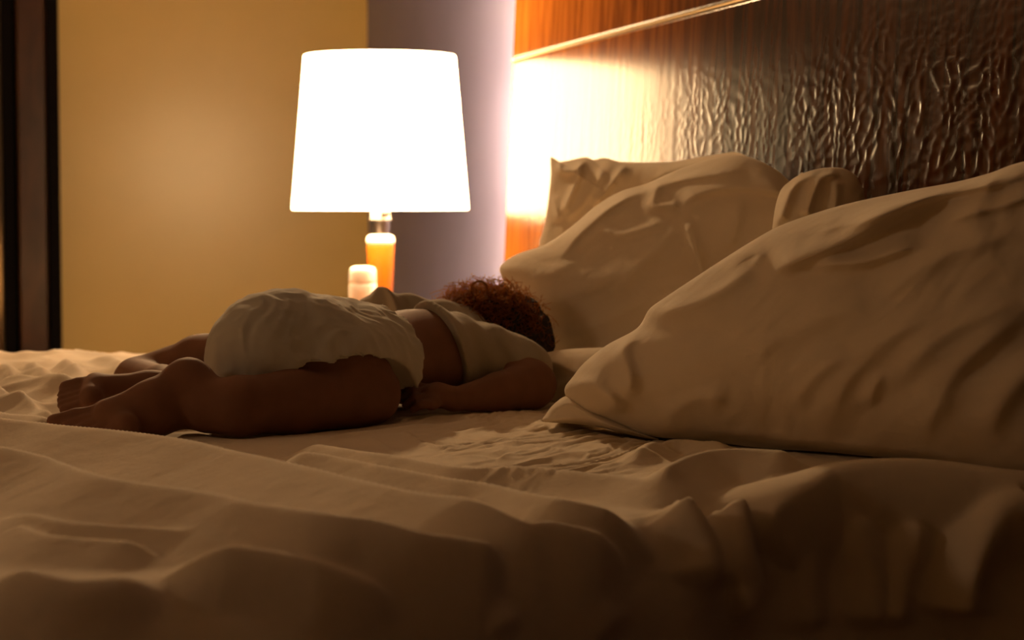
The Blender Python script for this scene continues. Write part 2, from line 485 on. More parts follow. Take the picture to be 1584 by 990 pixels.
jx, jy, _ = J(561, 440, LD-.10)
jr = 21.5/F*(LD-.1); jh = .80-(412-306)/F*(LD-.1)*1.0 - TZ
jar = thing('jar', 'small white rounded plastic jar standing beside the amber lamp base', 'jar', loc=(jx, jy, TZ))
def jl(name, prof, m):
    o = lathe(name, prof, m, jar, 40); return o
jl('jar_body', [(0, .0005), (jr*.93, .0005), (jr, .006), (jr, jh*.62), (jr*.96, jh*.66), (0, jh*.66)], M_JAR)
jl('lid', [(0, jh*.665), (jr*.97, jh*.665), (jr*.98, jh*.7), (jr*.96, jh*.9), (jr*.86, jh*.975), (jr*.6, jh), (0, jh)], M_JAR)

# ------------------------------------------------------------------ bed
BX0 = -1.02
bed = thing('bed', 'bed with mattress and upholstered base under the rumpled covers', 'bed')
box('mattress', (BX0, 1.72, .30), (HEAD_X-.035, 3.28, .50), M_SHEET, bed, .03)
box('bed_base', (BX0+.03, 1.74, .08), (HEAD_X-.035, 3.26, .299), M_DARKWOOD, bed, .01)
for sx in (BX0+.08, HEAD_X-.15):
    for sy in (1.80, 3.14):
        box('leg', (sx, sy, 0), (sx+.06, sy+.06, .079), M_DARKWOOD, bed, .004)

# bed cover: surface over (x, t), t = 0 at the top of the near edge, negative = hanging side
def y_edge(x): return np.interp(x, [-1.1, 0, .2, .4, .52, .6, .68, .80, .95], [1.30, 1.33, 1.39, 1.49, 1.57, 1.63, 1.655, 1.64, 1.60])
def rad(x): return np.interp(x, [-1.1, 0, .3, .55, .7, 1], [.14, .14, .12, .07, .055, .055])
Y_FAR = 3.30
def cover_base(x, t):
    R = rad(x); ye = y_edge(x)
    arc = R*math.pi/2
    a = np.clip(-t/R, 0, math.pi/2)
    y = ye+np.where(t >= 0, t, -R*np.sin(a))
    z = BED_Z-np.where(t >= 0, 0, R*(1-np.cos(a)))
    over = np.maximum(-t-arc, 0)
    z = z-over
    y = y-over*.06
    ny = -np.sin(a); nz = np.cos(a)
    # far edge
    tf = y-Y_FAR; Rf = .06
    af = np.clip(tf/Rf, 0, math.pi/2)
    far = tf > 0
    y = np.where(far, Y_FAR+Rf*np.sin(af), y)
    z = np.where(far, BED_Z-Rf*(1-np.cos(af))-np.maximum(tf-Rf*math.pi/2, 0), z)
    ny = np.where(far, np.sin(af), ny); nz = np.where(far, np.cos(af), nz)
    P = np.stack([x, y, z], -1); N = np.stack([0*x, ny, nz], -1)
    return P, N
xs = np.concatenate([np.linspace(BX0-.01, -.06, 50)[:-1], np.arange(-.06, .66, .0036), np.arange(.66, .955, .003)])
ts = np.concatenate([np.linspace(-.52, -.22, 30)[:-1], np.arange(-.22, .75, .0032), np.arange(.75, 1.45, .006), np.arange(1.45, 2.25, .012)])
XX, TT_ = np.meshgrid(xs, ts, indexing='ij')
PB, NB = cover_base(XX, TT_)
_flat = PB.reshape(-1, 3); _fn = NB.reshape(-1, 3)
_sx = XX.ravel(); _st = TT_.ravel()
# coarse lookup of seen samples
def to_xt(pts, h):
    Q = _flat[::3]+_fn[::3]*h
    px, py, d = proj(Q)
    ok = (_st[::3] > -.45) & ((Q[:, 1] < Y_FAR+.03)) & (_sx[::3] > -.35)
    px = np.where(ok, px, 1e9)
    out = []
    for a, b in pts:
        k = np.argmin((px-a)**2+((py-b)*2)**2); out.append((_sx[::3][k], _st[::3][k]))
    out = np.array(out)
    return catmull(out, 6)
COVER_FOLDS = [
 # points, height, width of the far side, width of the near side, taper
 ([(-60, 645), (0, 650), (60, 655), (120, 663), (260, 681), (400, 709), (501, 731), (602, 754), (703, 771), (800, 802), (861, 812), (962, 837), (1012, 850)], .036, .024, .085, .05),
 ([(400, 694), (501, 706), (602, 723), (703, 739), (760, 749), (861, 772), (962, 802), (1012, 832), (1040, 870)], .027, .02, .05, .12),
 ([(420, 682), (483, 688), (551, 698), (627, 708), (703, 721), (800, 723), (861, 726), (962, 738), (1038, 749), (1150, 754)], .019, .025, .04, .12),
 ([(-60, 690), (0, 699), (76, 714), (151, 739), (227, 755), (328, 770), (400, 785), (501, 797), (577, 809), (652, 827), (753, 845), (830, 865)], .040, .026, .085, .06),
 ([(-60, 708), (0, 715), (50, 724), (101, 732), (160, 745)], .018, .010, .05, .1),
 ([(-60, 765), (0, 780), (101, 812), (252, 823), (353, 828), (454, 835), (570, 852)], .022, .035, .04, .35),
 ([(0, 802), (76, 833), (202, 843), (300, 845)], .018, .014, .05, .25),
 ([(202, 850), (252, 848), (353, 853), (454, 868), (530, 888), (606, 908), (700, 930)], .028, .035, .045, .3),
 ([(-40, 880), (0, 883), (101, 913), (202, 903), (278, 933)], .018, .03, .035, .3),
 ([(-40, 588), (0, 588), (76, 593), (150, 606)], .022, .02, .06, .2),
 ([(-40, 612), (0, 617), (50, 628), (90, 643)], .018, .012, .05, .2),
 ([(-40, 638), (0, 640), (50, 643), (86, 650)], .014, .010, .04, .2),
 ([(30, 553), (38, 563), (60, 580), (80, 598)], .022, .02, .03, .3),
 ([(-20, 556), (5, 566), (25, 590)], .022, .02, .03, .3),
 ([(90, 558), (110, 572), (150, 590)], .020, .02, .03, .3),
 ([(130, 553), (170, 560), (200, 575)], .014, .02, .03, .3),
 ([(1000, 742), (1030, 728), (1067, 712), (1137, 703), (1218, 706), (1270, 715)], .030, .05, .06, .2),
 ([(960, 715), (1000, 695), (1040, 685), (1100, 688), (1150, 700)], .016, .03, .04, .25),
 ([(1186, 850), (1196, 820), (1213, 787), (1254, 752), (1319, 726), (1390, 721), (1466, 726), (1584, 742), (1660, 752)], .036, .035, .06, .08),
 ([(1139, 752), (1148, 770), (1150, 812), (1158, 863), (1178, 913), (1165, 943), (1150, 960)], .040, .018, .034, .15),
 ([(1058, 755), (1067, 775), (1097, 827), (1112, 883), (1110, 923)], .030, .016, .030, .2),
 ([(1610, 765), (1565, 780), (1540, 810), (1515, 880), (1490, 975)], .042, .03, .025, .12),
 ([(1330, 770), (1335, 820), (1350, 900), (1345, 990)], .022, .03, .03, .2),
 ([(1430, 780), (1420, 840), (1400, 900), (1385, 990)], .022, .02, .03, .2),
 ([(1240, 800), (1250, 880), (1262, 990)], .016, .02, .03, .2),
 ([(860, 860), (910, 900), (950, 960), (960, 1000)], .020, .03, .03, .2),
 ([(700, 880), (760, 920), (800, 990)], .020, .03, .03, .2),
 # rumples of the flat sheet
 ([(478, 686), (520, 676), (566, 668), (640, 661), (700, 655)], .007, .010, .016, .2),
 ([(566, 672), (590, 688), (620, 702)], .005, .006, .008, .2),
 ([(620, 665), (640, 680), (680, 690), (740, 688)], .006, .006, .009, .2),
 ([(600, 676), (640, 686), (690, 694)], .004, .005, .007, .3),
 ([(700, 672), (760, 660), (800, 650)], .004, .006, .010, .3),
 ([(690, 706), (740, 706), (770, 712)], .005, .006, .008, .3),
 ([(765, 716), (800, 700), (840, 694)], .006, .006, .010, .3),
 ([(760, 676), (800, 690), (870, 702), (930, 704)], .005, .006, .010, .3),
 ([(810, 706), (860, 690), (900, 684), (960, 682)], .006, .007, .012, .3),
 ([(830, 660), (870, 664), (920, 668)], .004, .006, .008, .3),
 ([(900, 716), (940, 720), (1000, 718), (1060, 700)], .006, .008, .012, .3),
 ([(740, 650), (790, 646), (830, 650)], .003, .005, .008, .3),
 ([(1290, 742), (1350, 748), (1440, 752), (1500, 760)], .005, .01, .012, .3),
]
H = np.zeros(len(_flat)); QXT = np.stack([_sx, _st], -1)
for pts, h, wf, wn, tp in COVER_FOLDS:
    L_ = to_xt(pts, h*.9)
    if wn >= .04: ff = fold_field(QXT, L_, h, wf, wn, tp, 2)
    else: ff = fold_field(QXT, L_, h, wf, wn, tp, 1)
    k_ = .003; dd_ = np.abs(H-ff); H = np.maximum(H, ff)+np.where(dd_ < k_, (k_-dd_)**2/(4*k_), 0)
# rumpled zone by the pillows, soft swell elsewhere
wr = sstep(.36, .5, _sx)*sstep(.12, .25, _st)*(1-sstep(.9, 1.1, _st))
wa = (_sx+.35*_st)*13+2.0*fbm2(_sx*6, _st*6, 31); wb = (_st-.15*_sx)*36+2.4*fbm2(_sx*6+4, _st*7, 32)
H += wr*.0040*(1-np.abs(fbm2(wa, wb, 41, 3))*1.5)
H += .003*fbm2(_sx*3.1+.4*_st, _st*4.2, 21, 2)
H += .0004*fbm2(_sx*9+_st*5, _st*16-3*_sx, 24, 2)
# crumple on the far left
wl = (1-sstep(.1, .3, _sx))*sstep(.9, 1.1, _st)
H += wl*.012*(1-np.abs(fbm2(_sx*10+_st*3, _st*9-_sx*4, 44, 2))*1.6)
# vertical waves of the hanging side
hang = sstep(.02, .22, -_st)*(.25+.75*sstep(.35, .55, _sx))
H += hang*(.012*np.sin(_sx*38+2*vnoise2(_sx*5, _st*3, 3))+.010*vnoise2(_sx*13, _st*2, 5))
nX, nT = XX.shape
HG = H.reshape(nX, nT)
def bed_height(x, y):
    """height of the cover at a point of the bed top"""
    t = y-y_edge(np.asarray(x))
    i = np.clip(np.searchsorted(xs, x), 0, nX-1); k = np.clip(np.searchsorted(ts, t), 0, nT-1)
    return BED_Z+HG[i, k]

# ------------------------------------------------------------------ pillows
def vertex_normals(V, Q):
    a = V[Q[:, 2]]-V[Q[:, 0]]; b = V[Q[:, 3]]-V[Q[:, 1]]
    n = np.cross(a, b); N = np.zeros_like(V)
    for k in range(4): np.add.at(N, Q[:, k], n)
    return N/(np.linalg.norm(N, axis=1)[:, None]+1e-12)
def blob(name, outline, cen, depth, Tf, Tb, folds, m, parent=None, na=360, nr=110, seed=1, wr_amp=.0012, wr_dir=.6, pf=2.2, clampx=True, rough=0.0, zmin=None):
    """cushion whose rim follows the outline; bulges Tf towards the viewer side and Tb away from it"""
    O = catmull(outline, 14, True)
    C_ = np.array(cen, float)
    ang = np.unwrap(np.arctan2(O[:, 1]-C_[1], O[:, 0]-C_[0]))
    s = np.linspace(0, len(O), na, endpoint=False)
    seglen = np.linalg.norm(np.roll(O, -1, 0)-O, axis=1); cum = np.concatenate([[0], np.cumsum(seglen)])
    u = np.linspace(0, cum[-1], na, endpoint=False)
    OO = np.concatenate([O, O[:1]])
    R = np.stack([np.interp(u, cum, OO[:, 0]), np.interp(u, cum, OO[:, 1])], -1)
    rs = np.sin(np.linspace(0, 1, nr)*math.pi/2)**.9
    rs[0] = 0
    verts = []
    A = R[None]*rs[:, None, None]+C_[None, None]*(1-rs[:, None, None])      # nr, na, 2
    g = (1-rs**pf)**(1/1.9)
    dd = depth(A[..., 0], A[..., 1])
    ray = FWD+((A[..., 0]-792)/F)[..., None]*RGT+((495-A[..., 1])/F)[..., None]*UPV
    # folds measured in metres on the rim plane
    sc = dd.mean()/F
    Qm = A.reshape(-1, 2)*sc
    Hf = np.zeros(len(Qm))
    for pts, h, w1, w2, tp in folds:
        Lm = catmull(np.array(pts, float)*sc, 6)
        Hf += 1.45*fold_field(Qm, Lm, h, w1*.85, w2*.9, tp)
    c, s_ = math.cos(wr_dir), math.sin(wr_dir)
    ua = Qm[:, 0]*c-Qm[:, 1]*s_; ub = Qm[:, 0]*s_+Qm[:, 1]*c
    wv = 1.2*fbm2(ua*5, ub*5, seed+9, 2)
    Hf += wr_amp*3*(fbm2(ua*7+wv, ub*26+wv, seed, 3)*.6+(1-1.6*np.abs(fbm2(ua*9+wv, ub*17+wv, seed+3, 2)))*.5)
    Hf = Hf.reshape(nr, na)
    edge = sstep(0, .10, 1-rs)[:, None]
    Hf = Hf*(.12+.88*edge)
    front = CAM+(dd-Tf*g[:, None])[..., None]*ray-Hf[..., None]*ray
    back = CAM+(dd+Tb*g[:, None])[..., None]*ray
    V = np.concatenate([front.reshape(-1, 3), back[:-1].reshape(-1, 3)])
    if clampx: V[:, 0] = np.where(V[:, 0] > HEAD_X-.035, HEAD_X-.035+(V[:, 0]-HEAD_X+.035)*.02, V[:, 0])
    if zmin is not None:
        V[:, 2] = np.where(V[:, 2] < zmin, zmin+(V[:, 2]-zmin)*.05, V[:, 2])
    idx = np.arange(nr*na).reshape(nr, na)
    idb = nr*na+np.arange((nr-1)*na).reshape(nr-1, na)
    idb = np.concatenate([idb, idx[-1:]])
    def quads(I, flip):
        I2 = np.roll(I, -1, 1)
        q = np.stack([I[:-1], I[1:], I2[1:], I2[:-1]], -1).reshape(-1, 4)
        return q[:, ::-1] if flip else q
    Q = np.concatenate([quads(idx, False), quads(idb, True)])
    o = from_arrays(name, V, Q, m, parent)
    bm = bmesh.new(); bm.from_mesh(o.data)
    bmesh.ops.remove_doubles(bm, verts=bm.verts, dist=1e-5)
    bmesh.ops.recalc_face_normals(bm, faces=bm.faces); bm.to_mesh(o.data); bm.free()
    return o
def aff(cx, cy, d0, ax, ay): return lambda x, y: d0+(x-cx)*ax+(y-cy)*ay

# pillow C: the big one in front
C_out = [(873, 603), (886, 583), (905, 560), (940, 533), (985, 508), (1003, 480), (1020, 466), (1100, 413), (1160, 375), (1212, 347), (1300, 318), (1400, 296), (1480, 281), (1530, 268), (1584, 250), (1680, 240), (1760, 300),
         (1780, 500), (1740, 700), (1660, 738), (1584, 736), (1510, 728), (1440, 716), (1350, 708), (1270, 700), (1180, 697), (1130, 688), (1060, 680), (1000, 674), (960, 660), (930, 648), (900, 640), (884, 628)]
C_folds = [
 ([(1003, 484), (1060, 474), (1110, 452), (1150, 425), (1175, 415)], .010, .012, .012, .2),
 ([(1190, 420), (1240, 400), (1320, 365), (1400, 318), (1470, 290), (1560, 266)], .022, .009, .022, .1),
 ([(1300, 360), (1380, 325), (1450, 300), (1540, 285), (1600, 262)], .012, .008, .012, .15),
 ([(1110, 402), (1150, 388), (1175, 395), (1160, 415)], .006, .008, .008, .2),
 ([(1245, 368), (1290, 352), (1370, 330), (1400, 322)], .005, .006, .008, .3),
 ([(1240, 412), (1290, 408), (1340, 404), (1400, 385), (1440, 382)], .013, .008, .014, .25),
 ([(1455, 345), (1500, 330), (1550, 318), (1620, 290)], .008, .008, .016, .25),
 ([(985, 510), (965, 540), (975, 590), (962, 618)], .014, .014, .010, .2),
 ([(905, 560), (925, 575), (930, 600), (960, 622)], .006, .010, .012, .2),
 ([(880, 590), (900, 592), (930, 606), (965, 640)], .012, .010, .014, .2),
 ([(1020, 655), (1050, 630), (1085, 615), (1130, 625)], .008, .012, .016, .25),
 ([(1205, 650), (1235, 610), (1270, 572), (1320, 535)], .007, .016, .022, .35),
 ([(1270, 690), (1290, 630), (1320, 575), (1390, 515), (1470, 475)], .009, .016, .030, .3),
 ([(1385, 620), (1410, 560), (1480, 505), (1584, 455)], .010, .020, .030, .35),
 ([(1425, 720), (1438, 650), (1480, 575), (1550, 510), (1620, 470)], .009, .014, .034, .3),
 ([(1530, 700), (1540, 640), (1575, 590), (1630, 540)], .009, .020, .030, .3),
 ([(1340, 470), (1395, 430), (1460, 395), (1530, 370), (1600, 340)], .008, .018, .03, .3),
 ([(1345, 640), (1352, 600), (1372, 570)], .005, .008, .012, .35),
 ([(1130, 560), (1230, 510), (1300, 480), (1380, 470)], .006, .02, .025, .3),
 ([(1060, 678), (1160, 672), (1280, 690), (1400, 702), (1520, 716)], .006, .008, .012, .15),
]
pC = blob('pillow', C_out, (1320, 520), aff(1240, 500, 2.02, -.00042, .00005), .10, .24, C_folds, M_PILLOW, seed=11, wr_amp=.0019, wr_dir=.55, pf=2.6, zmin=BED_Z+.004)
tag(pC, 'largest white pillow lying in front, nearest the viewer, its corner pointing left', 'pillow', 'pillows against the headboard')
flap = [(842, 652), (845, 640), (858, 624), (875, 613), (890, 618), (930, 640), (990, 668), (1020, 680), (980, 674), (930, 662), (890, 656)]
blob('pillowcase_flap', flap, (900, 645), aff(900, 640, 2.17, -.0004, 0), .03, .08,
     [([(850, 640), (880, 625), (930, 650), (990, 675)], .004, .006, .008, .2)], M_PILLOW, parent=pC, na=160, nr=40, seed=5, wr_amp=.0004)

# pillow B: behind, the child's head against it
B_out = [(773, 420), (782, 404), (803, 392), (843, 378), (882, 352), (920, 320), (958, 297), (1000, 284), (1040, 266), (1090, 248), (1130, 240), (1160, 243), (1200, 262), (1236, 292), (1300, 330), (1340, 400), (1340, 560), (1200, 625), (1000, 615), (900, 606), (850, 598), (836, 570), (826, 540), (810, 500), (793, 460)]
B_folds = [
 ([(860, 410), (885, 375), (915, 345), (960, 310), (1010, 288), (1070, 275), (1160, 262)], .010, .008, .012, .15),
 ([(820, 395), (870, 365), (930, 328), (990, 295)], .004, .006, .008, .2),
 ([(1012, 262), (1015, 290), (1012, 316), (1030, 318), (1055, 316)], .010, .010, .010, .15),
 ([(1050, 318), (1080, 300), (1130, 290), (1180, 292), (1230, 300)], .012, .010, .022, .15),
 ([(1055, 330), (1070, 370), (1085, 430), (1085, 470)], .012, .010, .016, .2),
 ([(1050, 335), (1030, 370), (990, 410), (940, 470)], .008, .016, .016, .25),
 ([(930, 335), (935, 355), (960, 362), (1010, 350), (1040, 340)], .007, .012, .012, .25),
 ([(820, 500), (860, 470), (930, 440), (1000, 400)], .005, .014, .018, .3),
 ([(835, 545), (880, 520), (950, 490), (1020, 450)], .007, .014, .02, .25),
 ([(800, 440), (850, 425), (900, 400)], .005, .012, .014, .3),
 ([(1120, 400), (1140, 340), (1150, 300)], .006, .014, .02, .3),
]
pB = blob('pillow', B_out, (1050, 450), aff(780, 420, 2.86, -.00075, -.0002), .10, .06, B_folds, M_PILLOW, seed=23, wr_amp=.0020, wr_dir=.7, pf=2.6, zmin=BED_Z+.004)
tag(pB, 'white pillow right beside the dark curly hair, its left corner over the head', 'pillow', 'pillows against the headboard')

# pillow A: upright behind, crisp corner
A_out = [(852, 243), (862, 250), (880, 248), (905, 243), (918, 247), (935, 244), (960, 250), (1000, 251), (1040, 250), (1080, 243), (1120, 237), (1155, 236), (1200, 248), (1235, 268), (1250, 320), (1240, 420), (1100, 470), (900, 450), (838, 420), (834, 380), (842, 350), (848, 310), (852, 270)]
A_folds = [
 ([(858, 250), (870, 264), (890, 262), (905, 246)], .012, .008, .008, .2),
 ([(900, 252), (890, 285), (875, 320), (868, 335)], .012, .008, .010, .2),
 ([(935, 250), (925, 280), (895, 320), (870, 345)], .008, .008, .010, .2),
 ([(970, 252), (945, 285), (915, 320)], .010, .008, .010, .2),
 ([(852, 300), (860, 325), (868, 345)], .007, .007, .008, .2),
 ([(1000, 280), (1050, 262), (1110, 250), (1160, 256), (1190, 270)], .008, .010, .014, .2),
 ([(1100, 262), (1130, 252), (1170, 262), (1200, 280)], .006, .008, .010, .25),
]
pA = blob('pillow', A_out, (1020, 350), aff(852, 244, 3.10, -.0011, -.0002), .035, .08, A_folds, M_PILLOW, seed=31, wr_amp=.0016, wr_dir=1.0, pf=4.0)
tag(pA, 'white pillow propped upright at the back with a crisp pointed top left corner', 'pillow', 'pillows against the headboard')

# pillow D: rounded end poking up
D_out = [(1205, 300), (1222, 280), (1240, 269), (1262, 262), (1285, 259), (1306, 261), (1322, 270), (1331, 285), (1338, 305), (1350, 400), (1320, 520), (1210, 520), (1190, 440), (1195, 350)]
D_folds = [
 ([(1205, 350), (1218, 310), (1235, 280), (1270, 263)], .010, .008, .008, .15),
 ([(1245, 340), (1258, 300), (1272, 275), (1300, 264)], .012, .008, .010, .15),
 ([(1290, 330), (1294, 300), (1292, 275)], .006, .008, .010, .2),
]
pD = blob('pillow', D_out, (1270, 400), aff(1270, 280, 2.375, 0, -.0002), .045, .03, D_folds, M_PILLOW, seed=41, wr_amp=.0006, pf=3.0, na=240, nr=70)
tag(pD, 'white pillow whose rounded folded end pokes up between the two larger ones', 'pillow', 'pillows against the headboard')
E_out = [(1325, 268), (1340, 276), (1353, 286), (1363, 300), (1375, 330), (1380, 420), (1360, 500), (1300, 500), (1290, 400), (1300, 300)]
pE = blob('pillow', E_out, (1335, 390), aff(1340, 290, 2.56, 0, -.0002), .02, .05, [], M_PILLOW, seed=43, wr_amp=.0006, na=160, nr=50)
tag(pE, 'shaded pillow of which only a dark curved edge shows against the headboard', 'pillow', 'pillows against the headboard')
# pillow F: lies flat under B
F_out = [(826, 556), (836, 548), (870, 541), (920, 538), (980, 538), (1030, 560), (1040, 610), (980, 632), (900, 634), (858, 630), (850, 615), (848, 590), (836, 568)]
F_folds = [([(832, 556), (860, 560), (890, 575), (930, 580)], .006, .008, .012, .2), ([(850, 605), (880, 590), (920, 588)], .005, .008, .01, .2)]
pF = blob('pillow', F_out, (930, 586), aff(850, 600, 2.53, -.0004, 0), .06, .12, F_folds, M_PILLOW, seed=47, wr_amp=.0006, na=240, nr=60, zmin=BED_Z+.004)
tag(pF, 'flat white pillow end squeezed on the mattress beside the elbow', 'pillow', 'pillows against the headboard')

# ------------------------------------------------------------------ signed distance modelling for the child
class Field:
    def __init__(s, lo, hi, vox):
        s.lo = np.array(lo); s.v = vox
        s.n = np.ceil((np.array(hi)-s.lo)/vox).astype(int)+1
        s.val = np.full(s.n, .05, dtype=np.float32)
    def grid(s, lo, hi):
        a = np.clip(np.floor((lo-s.lo)/s.v).astype(int), 0, s.n-1); b = np.clip(np.ceil((hi-s.lo)/s.v).astype(int)+1, 1, s.n)
        sl = tuple(slice(a[i], b[i]) for i in range(3))
        ax = [s.lo[i]+s.v*np.arange(a[i], b[i]) for i in range(3)]
        P = np.stack(np.meshgrid(*ax, indexing='ij'), -1)
        return sl, P
    def full(s):
        return s.grid(s.lo, s.lo+s.v*s.n)
    def union(s, sl, d, k):
        a = s.val[sl]
        if k <= 0: s.val[sl] = np.minimum(a, d); return
        h = np.clip(.5+.5*(a-d)/k, 0, 1)
        s.val[sl] = a*(1-h)+d*h-k*h*(1-h)
    def capsule(s, a, b, ra, rb, k=.012):
        a = np.array(a); b = np.array(b); m = max(ra, rb)+k+.006
        sl, P = s.grid(np.minimum(a, b)-m, np.maximum(a, b)+m)
        ab = b-a; t = np.clip(((P-a)@ab)/(ab@ab), 0, 1)
        d = np.sqrt(((P-a-t[..., None]*ab)**2).sum(-1))-(ra+(rb-ra)*t)
        s.union(sl, d.astype(np.float32), k)
    def ell(s, c, r, axes=None, k=.012):
        c = np.array(c); r = np.array(r); m = r.max()+k+.006
        sl, P = s.grid(c-m, c+m)
        q = P-c
        if axes is not None: q = q@np.array(axes).T
        k0 = np.sqrt(((q/r)**2).sum(-1)); k1 = np.sqrt(((q/(r*r))**2).sum(-1))+1e-9
        d = np.where(k0 < 1e-4, -r.min(), k0*(k0-1)/k1)
        s.union(sl, d.astype(np.float32), k)
    def chain(s, pts, rs, k=.012):
        for i in range(len(pts)-1): s.capsule(pts[i], pts[i+1], rs[i], rs[i+1], k)
    def copy(s):
        f = Field.__new__(Field); f.lo, f.v, f.n, f.val = s.lo, s.v, s.n, s.val.copy(); return f
def surface_nets(f):
    v = f.val; ins = v < 0
    nx, ny, nz = v.shape
    cnt = np.zeros((nx-1, ny-1, nz-1), np.int8)
    for dx in (0, 1):
        for dy in (0, 1):
            for dz in (0, 1): cnt += ins[dx:nx-1+dx, dy:ny-1+dy, dz:nz-1+dz]
    mix = (cnt > 0) & (cnt < 8)
    I = np.argwhere(mix); vid = np.full(mix.shape, -1, np.int64); vid[mix] = np.arange(len(I))
    acc = np.zeros((len(I), 3)); c = np.zeros(len(I))
    cor = [(a, b, d) for a in (0, 1) for b in (0, 1) for d in (0, 1)]
    for a in cor:
        for ax in range(3):
            if a[ax]: continue
            b = list(a); b[ax] = 1
            va = v[I[:, 0]+a[0], I[:, 1]+a[1], I[:, 2]+a[2]]; vb = v[I[:, 0]+b[0], I[:, 1]+b[1], I[:, 2]+b[2]]
            m = (va < 0) != (vb < 0)
            t = np.where(m, va/(va-vb+1e-20), 0)
            p = np.tile(np.array(a, float), (len(I), 1)); p[:, ax] += t
            acc[m] += p[m]; c[m] += 1
    V = f.lo+f.v*(I+acc/c[:, None])
    Qs = []
    for ax in range(3):
        s0 = [slice(None)]*3; s1 = [slice(None)]*3; s0[ax] = slice(0, -1); s1[ax] = slice(1, None)
        ch = ins[tuple(s0)] != ins[tuple(s1)]
        E = np.argwhere(ch); o1, o2 = [(1, 2), (2, 0), (0, 1)][ax]
        E = E[(E[:, o1] > 0) & (E[:, o2] > 0) & (E[:, o1] < v.shape[o1]-1) & (E[:, o2] < v.shape[o2]-1)]
        sign = ins[E[:, 0], E[:, 1], E[:, 2]]
        def cell(a, b):
            e = E.copy(); e[:, o1] += a; e[:, o2] += b; return vid[e[:, 0], e[:, 1], e[:, 2]]
        q = np.stack([cell(-1, -1), cell(0, -1), cell(0, 0), cell(-1, 0)], -1)
        q[~sign] = q[~sign][:, ::-1]
        Qs.append(q)
    Q = np.concatenate(Qs); Q = Q[(Q >= 0).all(1)]
    return V, Q
def relax(V, Q, it, lam=.5):
    E = np.concatenate([Q[:, [0, 1]], Q[:, [1, 2]], Q[:, [2, 3]], Q[:, [3, 0]]])
    n = len(V); deg = np.bincount(E.ravel(), minlength=n)[:, None]
    for _ in range(it):
        S = np.zeros_like(V)
        for c in range(3):
            S[:, c] = np.bincount(E[:, 0], V[E[:, 1], c], n)+np.bincount(E[:, 1], V[E[:, 0], c], n)
        V = V+lam*(S/deg-V)
    return V

def plane3(p1, p2, p3, toward):
    p1, p2, p3 = map(np.array, (p1, p2, p3)); n = np.cross(p2-p1, p3-p1); n = n/np.linalg.norm(n)
    if (np.array(toward)-p1)@n < 0: n = -n
    return p1, n

child = thing('sleeping_child', 'toddler asleep face down in a nappy and cropped shirt on the bed', 'person')
pel = J(480, 545, 2.30); chest = J(668, 552, 2.47); neck = J(742, 548, 2.56); headc = J(752, 520, 2.66)
tor = (chest-pel); tor[2] = 0; tor /= np.linalg.norm(tor)
lat = np.cross(tor, [0, 0, 1.0]); upz = np.array([0, 0, 1.0])          # lat points to the near side
AX = np.array([tor, lat, upz])
VOX = .0026
lo = np.array([.02, 1.85, .535]); hi = np.array([.80, 3.05, .73])
body = Field(lo, hi, VOX)
trunk = Field(lo, hi, VOX)
# trunk
def trunk_build(f, grow=0):
    f.ell(pel+[0, 0, -.01], (.085+grow, .088+grow, .054+grow), AX, .02)
    f.ell(J(430, 542, 2.27), (.060+grow, .06+grow, .052+grow), AX, .02)
    f.ell(J(520, 545, 2.36), (.07+grow, .075+grow, .048+grow), AX, .02)
    f.ell(pel*.5+chest*.5-[0, 0, .008], (.10+grow, .070+grow, .044+grow), AX, .02)
    f.ell(J(640, 548, 2.45), (.08+grow, .076+grow, .053+grow), AX, .02)
    f.ell(chest+[0, 0, -.006], (.085+grow, .078+grow, .052+grow), AX, .02)
    f.capsule(J(775, 567, 2.47), J(690, 520, 2.64), .028+grow, .034+grow, .035)
trunk_build(trunk); body.val[:] = trunk.val
# neck, head
body.capsule(neck, headc-[0, 0, .02], .030, .034, .02)
face = np.array([-.35, .90, -.12]); face /= np.linalg.norm(face)
hs = np.cross(face, upz); hs /= np.linalg.norm(hs); hu = np.cross(hs, face)
HA = np.array([face, hs, hu])
crown = tor*.8+upz*.1
body.ell(headc-[0, 0, .004], (.070, .066, .052), HA, .015)
fc = headc+face*.05
hd = lambda a, b, c: headc+face*a+hs*b+tor*c
body.ell(hd(.045, 0, -.02), (.035, .045, .045), HA, .015)     # cheeks and jaw
body.ell(hd(.082, 0, -.012), (.010, .009, .010), HA, .006)     # nose
body.ell(hd(.074, 0, -.034), (.010, .017, .006), HA, .004)     # mouth
for s in (-1, 1):
    body.ell(hd(.068, .024*s, .004), (.008, .012, .008), HA, .004)    # closed eyes
    body.ell(hd(-.005, .064*s, -.01), (.014, .007, .02), HA, .005)    # ears
